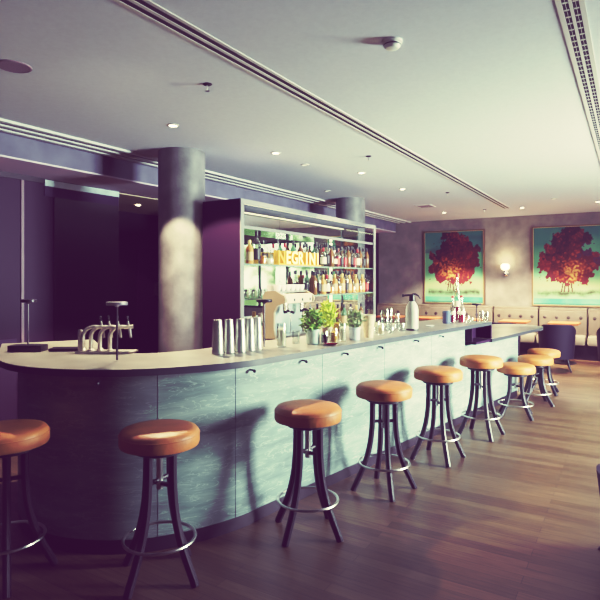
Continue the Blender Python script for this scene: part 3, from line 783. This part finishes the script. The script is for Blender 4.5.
# jar
def jar(name, px, py, r, h, label, m='clear', fill=None, cat='jar', lid=None):
    p = on(px, py); t = thing(name, label, cat, p)
    MB().lathe([(0, 0), (r*.95, 0), (r, .006), (r, h*.85), (r*.92, h), (r*.84, h), (r*.9, h*.83), (r*.9, .01), (0, .01)], n=24).build('glass_body', m, t)
    if fill: MB().lathe([(0, .012), (r*.88, .012), (r*.88, h*.74), (r*.5, h*.80), (0, h*.77)], n=20).build('contents', fill, t)
    if lid: MB().lathe([(0, h), (r*.96, h), (r*.96, h+.012), (0, h+.015)], n=24).build('lid', lid, t)
    return t
jar('mixing_glass', 281.5, 347, .036, .175, 'clear mixing glass with pale contents between lamp and herb pot', fill='paper')
jar('drinking_glass', 296, 343.5, .03, .10, 'small clear glass beside the mint herb pot', cat='glass')
# plants
def leaves(n, rx, rz, z0, size, upright=0.0, seed=1):
    rnd = random.Random(seed); m = MB()
    for _ in range(n):
        a = rnd.random()*2*PI; u = rnd.random()**.5; v = rnd.random()
        p = Vector((rx*u*math.cos(a)*math.sin(PI*(.15+.75*v)), rx*u*math.sin(a)*math.sin(PI*(.15+.75*v)), z0+rz*v))
        d = Vector((rnd.uniform(-1, 1), rnd.uniform(-1, 1), rnd.uniform(-.4, .7)+upright)).normalized()
        sd = d.cross(Vector((rnd.uniform(-1, 1), rnd.uniform(-1, 1), rnd.uniform(-1, 1)))).normalized()
        L = size*rnd.uniform(.6, 1.2); nrm = d.cross(sd)*L*.12
        m._f([m.bm.verts.new(q) for q in (p, p+d*L*.35+sd*L*.28+nrm, p+d*L, p+d*L*.35-sd*L*.28+nrm)])
    return m
def potted(name, px, py, r0, r1, h, pm, leafm, lrx, lrz, lz, n, size, label, upright=0, stems=10, seed=1):
    p = on(px, py); t = thing(name, label, 'plant', p)
    pot = MB().lathe([(0, 0), (r0, 0), (r0+.002, .004), (r1-.003, h-.01), (r1+.003, h-.008), (r1+.003, h), (r1-.003, h), (r1-.006, h-.02), (0, h-.02)], n=32).build('pot', pm, t)
    MB().lathe([(0, h-.017), (r1-.007, h-.017), (r1-.007, h-.019), (0, h-.019)], n=24).build('soil', 'soil', pot)
    rnd = random.Random(seed); m = MB()
    for _ in range(stems):
        a = rnd.random()*6.28; q = rnd.random()*lrx*.6
        m.tube([(r1*.4*math.cos(a), r1*.4*math.sin(a), h-.02), (q*math.cos(a)*.8, q*math.sin(a)*.8, h+lrz*.4), (q*math.cos(a), q*math.sin(a), lz+lrz*.8)], .0018, 5)
    m.build('stem', leafm, t)
    leaves(n, lrx, lrz, lz, size, upright, seed).build('foliage', leafm, t, smooth=0)
potted('potted_herb', 313, 344, .050, .056, .115, 'mint', 'herb', .088, .15, .10, 420, .042, 'bushy dark green herb in a pale mint pot on the counter', seed=3)
p = on(329, 342.5)
potted('potted_herb', 327, 337.5, .04, .045, .09, 'tanmetal', 'herb2', .075, .20, .085, 420, .05, 'bright yellow-green herb standing behind the amber jars', upright=.8, seed=5)
potted('potted_herb', 354.5, 340, .040, .049, .105, 'bluepot', 'herb3', .075, .13, .10, 230, .042, 'sparse grey-green sprigs in a pale blue bucket', upright=.4, seed=8)
jar('garnish_jar', 324.5, 344.3, .028, .10, 'small jar of brown garnish next to the mint pot', fill='dark')
jar('garnish_jar', 333.5, 343.2, .036, .115, 'jar of dried orange slices in front of the bright herb', fill='citrus')
jar('garnish_jar', 342.5, 341.5, .028, .145, 'tall pale garnish jar beside the blue bucket', fill='paper')
jar('garnish_jar', 337, 339.8, .030, .175, 'taller jar of orange peel behind the dried orange jar', fill='citrus')
sp = on(331, 345.2); 
tag(MB().lathe([(0, 0), (.03, 0), (.052, .012), (.050, .013), (.028, .004), (0, .004)], n=28).build('saucer', 'red', loc=sp), 'small dark red saucer before the garnish jars', 'saucer')
p = on(368.5, 337.5)
t = thing('wicker_cup', 'tall flared beige straw holder beside the blue bucket', 'cup', p)
MB().lathe([(0, 0), (.036, 0), (.040, .03), (.050, .12), (.060, .195), (.055, .195), (.045, .12), (.034, .012), (0, .012)], n=28).build('body', 'wood_beige', t)
MB().ring((0, 0, .193), .0585, .004, 28, 6).build('rim', 'frost', t)
jar('ice_bucket', 376.5, 333.6, .030, .115, 'low clear ice glass behind the straw holder', cat='glass')
for i, (px, py, r, h, lab, fl) in enumerate(((385, 331, .040, .20, 'tall clear water glass before the soda siphon', None), (389.5, 328.5, .030, .20, 'second tall clear glass behind the water glass', None),
        (397, 328.5, .024, .15, 'slim clear glass with a dark spot beside the siphon', None), (401.5, 331, .034, .075, 'short clear tumbler at the foot of the soda siphon', None),
        (381, 335, .030, .09, 'small glass with gold rim next to the straw holder', 'wood_beige'), (391, 333.5, .026, .06, 'tiny shot glass on the counter before the tall glasses', None))):
    jar('drinking_glass', px, py, r, h, lab, fill=fl, cat='glass')
# soda siphon
p = on(412, 330.2); s = p.dot(FW)/F
t = thing('soda_siphon', 'frosted glass soda siphon with a black lever head', 'soda siphon', p, YAW-PI/2)
r = 6.2*s
MB().lathe([(0, .018), (r*.98, .018), (r, .03), (r, .20), (r*.9, .235), (r*.55, .27), (r*.4, .285), (0, .285)], n=32).build('glass_body', 'frost', t)
MB().lathe([(0, 0), (r*.96, 0), (r*1.0, .004), (r*.98, .018), (0, .018)], n=32).build('foot', 'darkcap', t)
MB().lathe([(r*.42, .283), (r*.45, .29), (r*.42, .33), (r*.3, .35), (0, .352)], n=24).build('collar', 'black', t)
MB().tube([(0, 0, .335), (-.03, 0, .343), (-.085, -.0, .338)], [.012, .010, .009], 10).lathe([(0, -.012), (.013, -.012), (.013, .010), (0, .010)], (-.088, 0, .338), 12, ax=(1, 0, 0)).build('spout', 'black', t)
MB().tube([(0, 0, .345), (.03, 0, .352), (.062, 0, .338), (.082, 0, .305)], [.012, .010, .008, .006], 10).build('lever', 'black', t)
# candle holder, red bottles and glasses by the counter end
p = on(446.5, 323.5); s = p.dot(FW)/F
t = thing('candle_holder', 'ribbed dark blue glass candle holder near the red bottles', 'candle holder', p)
m = MB(); m.lathe([(0, 0), (3.6*s, 0), (3.9*s, .006), (3.9*s, 12.5*s), (3.5*s, 12.5*s), (3.4*s, .012), (0, .012)], n=32); m.build('glass_body', 'blueglass', t)
m = MB()
for k in range(6): m.ring((0, 0, (1.6+k*1.9)*s), 3.92*s, .004, 32, 6)
m.build('rib', 'blueglass', t)
def red_bottle(px, py, h, r, label, liq, tall=False):
    p = on(px, py); s = p.dot(FW)/F; t = thing('bottle', label, 'bottle', p, 0, 'red liqueur bottles near the counter end')
    H = h*s; R = r*s
    MB().lathe([(0, 0), (R, 0), (R, H*.45), (R*.85, H*.55), (R*.4, H*.68), (R*.34, H*.95), (R*.4, H), (0, H)], n=20).build('glass_body', 'clear', t)
    MB().lathe([(0, .006), (R*.92, .006), (R*.92, H*.3), (0, H*.3)], n=20).build('liquid', liq, t)
    MB().lathe([(R*1.01, H*.31), (R*1.04, H*.31), (R*1.04, H*.42), (R*1.01, H*.42)], n=20).build('paper_label', 'paper', t)
    MB().lathe([(0, H*.93), (R*.45, H*.93), (R*.45, H*1.01), (0, H*1.015)], n=14).build('cap', 'redcap', t)
red_bottle(452.6, 323.0, 27, 3.0, 'squat bottle of red liqueur beside the ribbed candle holder', 'red')
red_bottle(461.5, 322.6, 27, 3.6, 'bottle of red liqueur, second of the pair near the disc lamp', 'red')
red_bottle(457.2, 320.8, 47, 3.2, 'tall slim clear bottle rising behind the red pair', 'red')
p = on(457, 323.8)
jar('drinking_glass', 467.5, 322.5, .024, .075, 'small clear glass between red bottles and disc lamp', cat='glass')
jar('drinking_glass', 471.5, 321.6, .024, .05, 'tiny clear glass just before the disc lamp', fill='paper', cat='glass')
jar('drinking_glass', 481.5, 322.0, .030, .125, 'clear tumbler first beyond the disc lamp', cat='glass')
jar('drinking_glass', 486.3, 321.6, .024, .11, 'clear tumbler at the very counter end', cat='glass')
tag(MB().lathe([(0, 0), (.03, 0), (.045, .01), (.043, .011), (.028, .003), (0, .003)], n=24).build('saucer', 'white', loc=on(430, 326.5)), 'small white saucer on the counter between siphon and candle holder', 'saucer')

# ================================================================== BACK OF THE ROOM
# banquette
bq = thing('banquette', 'long taupe buttoned banquette along the back wall', 'banquette', (0, 0, 0))
sec = [(.766+.912*k) for k in range(-2, 6)]
for y0, y1 in zip(sec, sec[1:]):
    y0 += .012; y1 -= .012
    b = MB().bb((12.36, y0, .40), (12.62, y1, .93), bevel=.03)
    bk = b.build('backrest', 'banquette', bq)
    m = MB().bb((12.39, y0-.0, .90), (12.64, y1, .985), bevel=.03).build('top_roll', 'banquette', bk)
    for k in range(4):
        y = y0+(y1-y0)*(k+.5)/4
        MB().lathe([(0, -.018), (.022, -.015), (.034, 0), (.022, .008), (0, .010)], (0, 0, 0), 14, ax=(-1, 0, 0)).build('button', 'button', bk, loc=(12.356, y, .795))
    MB().bb((11.92, y0, .28), (12.36, y1, .46), bevel=.05).build('seat_cushion', 'seatbeige', bq)
    MB().bb((12.005, y0-.012, 0), (12.6, y1+.012, .28)).build('plinth', 'aubergine_dark', bq)
# tables
tb0 = None
tys = [.20, 1.10, 1.98, 2.86, 3.74, 4.60]
for i, y in enumerate(tys):
    if tb0 is None:
        o = tb0 = thing('bistro_table', '', 'table', group='small tables along the banquette')
        MB().box((0, 0, .745), (.55, .52, .035), bevel=.008).build('table_top', 'orange', o)
        MB().tube([(0, 0, .01), (0, 0, .73)], .03, 12).build('pedestal', 'leg', o)
        MB().lathe([(0, 0), (.21, 0), (.21, .012), (.05, .03), (0, .03)], n=28).build('base', 'leg', o)
    else: o = copy_tree(tb0)
    o.location = (11.42, y, 0)
    o['label'] = f'small orange-topped table before the banquette, {["half cut by the frame edge", "behind the first tub chair", "behind the low table end", "beneath the first tree painting", "seen past the soda siphon", "last one toward the cabinet"][i]}'
# cushions leaning on the banquette
cu0 = None
# tub chairs
def tub_chair():
    t = thing('tub_chair', '', 'chair', group='aubergine tub chairs at the tables')
    m = MB(); n = 18; rows = 7; outer = []; inner = []
    def ringpt(a, zz, ri):       # a in -1..1 round the back; front is +x
        ang = a*1.75; w_ = .30+.035*(zz-.3)/.5
        w_ -= ri
        x = -math.cos(ang)*w_*1.0; y = math.sin(ang)*w_
        return (x*1.0-.0, y)
    for ri, store in ((0, outer), (.055, inner)):
        for j in range(rows):
            r = []
            for k in range(n+1):
                a = -1+2*k/n
                top = .82-.20*max(0, (abs(a)-.42)/.58)**1.3
                zz = .22+(top-.22)*j/(rows-1); p = ringpt(a, zz, ri); r.append(m.bm.verts.new((p[0], p[1], zz)))
            store.append(r)
    m.mat('purple')
    for j in range(rows-1):
        for k in range(n): m.mat('purple'); m._f([outer[j][k], outer[j][k+1], outer[j+1][k+1], outer[j+1][k]]); m.mat('seatbeige'); m._f([inner[j][k+1], inner[j][k], inner[j+1][k], inner[j+1][k+1]])
    m.mat('purple')
    for k in range(n): m._f([outer[-1][k], outer[-1][k+1], inner[-1][k+1], inner[-1][k]]); m._f([outer[0][k+1], outer[0][k], inner[0][k], inner[0][k+1]])
    m.mat('seatbeige')
    for j in range(rows-1):
        m._f([outer[j][0], outer[j+1][0], inner[j+1][0], inner[j][0]]); m._f([outer[j+1][-1], outer[j][-1], inner[j][-1], inner[j+1][-1]])
    m.build('shell', None, t)
    MB().lathe([(0, .30), (.24, .30), (.255, .32), (.255, .42), (.235, .455), (0, .465)], (.06, 0, 0), 28, sx=1.12).build('seat_cushion', 'seatbeige', t)
    MB().lathe([(0, .215), (.25, .215), (.25, .30), (0, .30)], (.04, 0, 0), 28).build('seat_base', 'purple', t)
    for sx, sy in ((1, 1), (1, -1), (-1, 1), (-1, -1)):
        MB().tube([(.17*sx, .17*sy, .23), (.20*sx, .20*sy, .10), (.235*sx, .235*sy, .0)], [.022, .018, .012], 8).build('leg', 'leg', t)
    return t
ch = tub_chair()
cs = [(10.50, 1.13, .16, 'aubergine tub chair standing with its back to the bar, beyond the low stools'),
      (10.50, .22, .05, 'aubergine tub chair cut by the frame edge, at the table under the second painting'),
      (10.52, 2.02, -.1, 'aubergine tub chair mostly hidden behind the rounded table end')]
for i, (x, y, rz, lab) in enumerate(cs):
    o = ch if i == 0 else copy_tree(ch); o.location = (x, y, 0); o.rotation_euler = (0, 0, rz); o['label'] = lab; o.scale = (.92, .92, .98)
# sliver of a dark chair at the frame edge
p = W(2.0, 3.0); o = copy_tree(ch); o.location = (p.x, p.y, 0); o.rotation_euler = (0, 0, YAW-PI/2); o['label'] = 'low dark chair of which only a sliver shows at the frame edge near the floor'
o.scale = (1, 1, .62)

# paintings
def paint_tree(ny, nz, seed):
    """colours of a red tree under a teal sky, sampled on a grid: returns f(u, v) with u across 0..1 and v up 0..1"""
    rnd = random.Random(seed*5+2)
    # leaf clumps scattered within a broad crown
    clumps = []
    for x_, y_, r_ in ((.5, .72, .22), (.5, .56, .27), (.36, .5, .2), (.65, .5, .2), (.5, .86, .12)): clumps.append((x_, y_, r_, -.3))
    for _ in range(120):
        v = rnd.uniform(.33, .95); half = .40*math.sin(PI*min(1, max(0, (1.0-v)/.78)))**.75*(1 if v > .45 else .98)
        u = .5+rnd.uniform(-1, 1)*half
        clumps.append((u, v, rnd.uniform(.035, .085), rnd.uniform(-1, 1)))
    def lerp(a, b, t): t = min(1, max(0, t)); return tuple(x+(y-x)*t for x, y in zip(a, b))
    lu = .46 if seed == 1 else .58
    def fn(u, v):
        P = Vector((u*6+seed*7, v*7, seed))
        n1 = noise.noise(P*1.7)*.5+noise.noise(P*3.6)*.45+noise.noise(P*8)*.3
        n0 = noise.noise(P*.6)
        sky = lerp((.20, .44, .24), (.022, .145, .13), (v-.25)/.65+n0*.3+(abs(u-.5)-.3)*.3)
        if v > .70: sky = lerp(sky, (.012, .05, .075), noise.noise(Vector((u*2.4+seed, v*9-u*2, 3)))*1.8-.15)
        sky = lerp(sky, (.36, .40, .20), (1-abs(v-.25)/.13)*.7)
        c = sky
        if v < .22:
            bank = .155+.035*noise.noise(Vector((u*4+seed, 0, 1)))
            if v > .085: c = lerp(c, (.045, .05, .022), (1-abs(v-bank)/.05+n1*.6)*(.9 if .06 < u < .94 else .2))
            else: c = lerp((.05, .27, .21), (.14, .42, .27), .5+n0+n1*.3)
            if v < .025: c = lerp(c, (.02, .10, .10), .7)
        for tx, sl in ((.44, .12), (.50, -.05), (.55, -.12), (.40, .2)):
            if .17 < v < .36 and abs(u-tx-(v-.17)*sl) < .010+.006*n1: c = (.075, .022, .02)
        best = -9; tone = 0
        for x, y, r, tn in clumps:
            d = 1-math.hypot(u-x, (v-y)*1.1)/r
            if d > best: best = d; tone = tn+d*.6
        if best+n1*1.0 > -.10:
            k = noise.noise(P*5)
            dark = max(0, min(1, (v-.42)*1.9+.25-tone*.35+k*.4-(.25 if u > .5 else 0)))
            c = lerp((.15, .020, .018), (.024, .005, .017), dark)
            hl = 1-math.hypot((u-lu)/.30, (v-.45)/.19)
            f_ = hl*1.2+tone*.45+k*.9-.35
            c = lerp(c, (.46, .12, .03), f_*1.1)
            if f_ > .55: c = lerp(c, (.72, .40, .13), (f_-.55)*1.8)
            if seed == 2 and u > .60 and .52 < v < .78 and tone < -.2: c = lerp(c, (.06, .03, .09), .5)
            if tone > .55 and k > .05 and v > .4: c = lerp(c, (.24, .035, .025), .55)
        return c
    return fn
def painting(y0, y1, z0, z1, seed, label):
    x = XB-.004; w = y0-y1; h = z1-z0
    t = thing('framed_painting', label, 'painting', (x, (y0+y1)/2, (z0+z1)/2))
    f = MB(); g = .026
    for yy in (-w/2+g/2, w/2-g/2): f.box((-.025, yy, 0), (.05, g, h))
    for zz in (-h/2+g/2, h/2-g/2): f.box((-.025, 0, zz), (.05, w-2*g, g))
    f.build('frame', 'gold', t)
    f = MB()
    f.box((-.046, 0, h/2-g-.006), (.012, w-2*g, .011)); f.box((-.046, 0, -h/2+g+.006), (.012, w-2*g, .011))
    for yy in (-w/2+g+.006, w/2-g-.006): f.box((-.046, yy, 0), (.012, .011, h-2*g))
    f.build('inner_bead', 'bead', t)
    ny, nz = 150, 180; bm = bmesh.new(); fn = paint_tree(ny, nz, seed); grid = []; cols = []
    W_ = w-2*g; H_ = h-2*g
    for j in range(nz+1):
        r = []
        for i in range(ny+1):
            u = i/ny; v = j/nz; r.append(bm.verts.new((-.03, W_/2-u*W_, -H_/2+v*H_))); cols.append(fn(u, v))
        grid.append(r)
    for j in range(nz):
        for i in range(ny): bm.faces.new([grid[j][i], grid[j][i+1], grid[j+1][i+1], grid[j+1][i]])
    bmesh.ops.recalc_face_normals(bm, faces=bm.faces)
    me = bpy.data.meshes.new('canvas'); bm.to_mesh(me); bm.free()
    ca = me.color_attributes.new('paint', 'FLOAT_COLOR', 'POINT')
    for i, c in enumerate(cols): ca.data[i].color = (*c, 1)
    me.materials.append(M['paint']); o = bpy.data.objects.new('canvas', me); col.objects.link(o); o.parent = t
painting(4.235, 2.83, 1.0, 2.70, 1, 'large framed painting of a red tree on teal, above the counter-end bottles')
painting(1.85, .42, 1.0, 2.70, 2, 'large framed painting of a red tree on teal, above the tub chairs')
# wall sconce
yy = onX(505.5, XB-.1).y
t = thing('wall_sconce', 'glowing opal bowl wall lamp on a bracket between the two paintings', 'wall lamp', (XB, yy, 1.82))
MB().lathe([(0, 0), (.055, 0), (.05, .018), (.02, .028), (0, .028)], (0, 0, -.13), 24, ax=(-1, 0, 0)).build('wall_plate', 'chrome', t)
MB().tube([(-.02, 0, -.13), (-.10, 0, -.15), (-.13, 0, -.12), (-.13, 0, -.06)], .011, 10).build('bracket', 'chrome', t)
MB().lathe([(0, -.075), (.035, -.07), (.045, -.05), (.03, -.045), (0, -.045)], (-.13, 0, 0), 20).build('cup_holder', 'chrome', t)
MB().lathe([(0, -.045), (.05, -.04), (.082, -.01), (.09, .035), (.08, .07), (.05, .088), (0, .09)], (-.13, 0, 0), 28).build('opal_shade', 'sconce', t)
L = bpy.data.lights.new('sconce_bulb', 'POINT'); L.energy = 9; L.color = (1, .78, .45); L.shadow_soft_size = .09
lo_ = bpy.data.objects.new('sconce_bulb', L); col.objects.link(lo_); lo_.location = (XB-.2, yy, 2.02)

# ================================================================== LIGHT
wd = bpy.data.worlds.new('daylight'); bpy.context.scene.world = wd; wd.use_nodes = True
nt = wd.node_tree; bg = nt.nodes['Background']
tc = nt.nodes.new('ShaderNodeTexCoord'); sep = nt.nodes.new('ShaderNodeSeparateXYZ'); nt.links.new(tc.outputs['Generated'], sep.inputs[0])
ns = nt.nodes.new('ShaderNodeTexNoise'); ns.inputs['Scale'].default_value = 24; ns.inputs['Detail'].default_value = 5; nt.links.new(tc.outputs['Generated'], ns.inputs['Vector'])
ad = nt.nodes.new('ShaderNodeMath'); ad.operation = 'MULTIPLY_ADD'; ad.inputs[1].default_value = 1.0; nt.links.new(ns.outputs['Fac'], ad.inputs[0])
ad2 = nt.nodes.new('ShaderNodeMath'); ad2.operation = 'ADD'; ad2.inputs[1].default_value = -.45; nt.links.new(sep.outputs['Z'], ad2.inputs[0]); nt.links.new(ad2.outputs[0], ad.inputs[2])
rp = nt.nodes.new('ShaderNodeValToRGB'); e = rp.color_ramp.elements
e[0].position = 0; e[0].color = (.10, .16, .06, 1); e[1].position = .30; e[1].color = (1, 1, 1, 1)
x = e.new(.08); x.color = (.40, .50, .28, 1); x = e.new(.16); x.color = (.85, 1, .8, 1)
nt.links.new(ad.outputs[0], rp.inputs['Fac']); nt.links.new(rp.outputs['Color'], bg.inputs['Color']); bg.inputs['Strength'].default_value = 4.0
def area(name, loc, w, h, power, color, rot):
    L = bpy.data.lights.new(name, 'AREA'); L.shape = 'RECTANGLE'; L.size = w; L.size_y = h; L.energy = power*1.9; L.color = color
    o = bpy.data.objects.new(name, L); col.objects.link(o); o.location = loc; o.rotation_euler = rot; return o
for i, ((a, b, z0, z1), pw) in enumerate(zip(WINS, (930, 140))):
    area('window_daylight', ((a+b)/2, YR-.45, (z0+z1)/2+.1), (b-a)*.95, (z1-z0)*.95, pw, (.90, 1.0, .95), (-PI/2, 0, PI) if False else (PI/2, 0, 0))
for o in bpy.data.objects:
    if o.type == 'LIGHT' and o.name.startswith('window_daylight'): o.rotation_euler = (PI/2-.16, 0, 0)

# ================================================================== CAMERA
cam = bpy.data.cameras.new('camera'); co = bpy.data.objects.new('camera', cam); col.objects.link(co)
cam.sensor_width = 36; cam.sensor_fit = 'HORIZONTAL'; cam.lens = F/600*36; cam.shift_y = -(300-HY)/600
co.location = (0, 0, HC); co.rotation_euler = (PI/2, 0, YAW-PI/2); cam.clip_start = .05
bpy.context.scene.camera = co

# added spots standing in for sunlight bounced off counter and tables onto the ceiling
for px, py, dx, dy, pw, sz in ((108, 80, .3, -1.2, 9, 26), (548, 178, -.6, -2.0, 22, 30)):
    q = at(px, py, CZ); L = bpy.data.lights.new('sun_bounce_stand_in', 'SPOT'); L.energy = pw; L.color = (1, .90, .70); L.spot_size = math.radians(sz); L.spot_blend = .9; L.shadow_soft_size = .02
    o = bpy.data.objects.new('sun_bounce_stand_in', L); col.objects.link(o); o.location = (q.x+dx, q.y+dy, 1.5)
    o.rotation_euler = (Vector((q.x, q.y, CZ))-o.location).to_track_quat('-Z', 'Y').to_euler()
# film response: soft contrast, lifted purple shadows, cream highlights
sc = bpy.context.scene; vs = sc.view_settings
vs.view_transform = 'Standard'; vs.look = 'None'; vs.exposure = 0; vs.gamma = 1
vs.use_curve_mapping = True; cv = vs.curve_mapping
def setc(k, pts):
    c = cv.curves[k].points
    while len(c) > 2: c.remove(c[1])
    c[0].location = pts[0]; c[1].location = pts[-1]
    for p in pts[1:-1]: c.new(*p)
lin = lambda v: (v/255/12.92 if v/255 < .04045 else ((v/255+.055)/1.055)**2.4)
cv.use_clip = False
IN = (0, 50, 90, 128, 170, 210, 255)
for k, out in enumerate(((44, 55, 90, 140, 188, 220, 238), (12, 26, 72, 137, 190, 222, 234), (46, 60, 98, 142, 178, 200, 214))):
    setc(k, [(lin(a), lin(b)) for a, b in zip(IN, out)]+[(2.2, (.97, .93, .80)[k]), (30.0, (1.0, .97, .88)[k])])
cv.update()
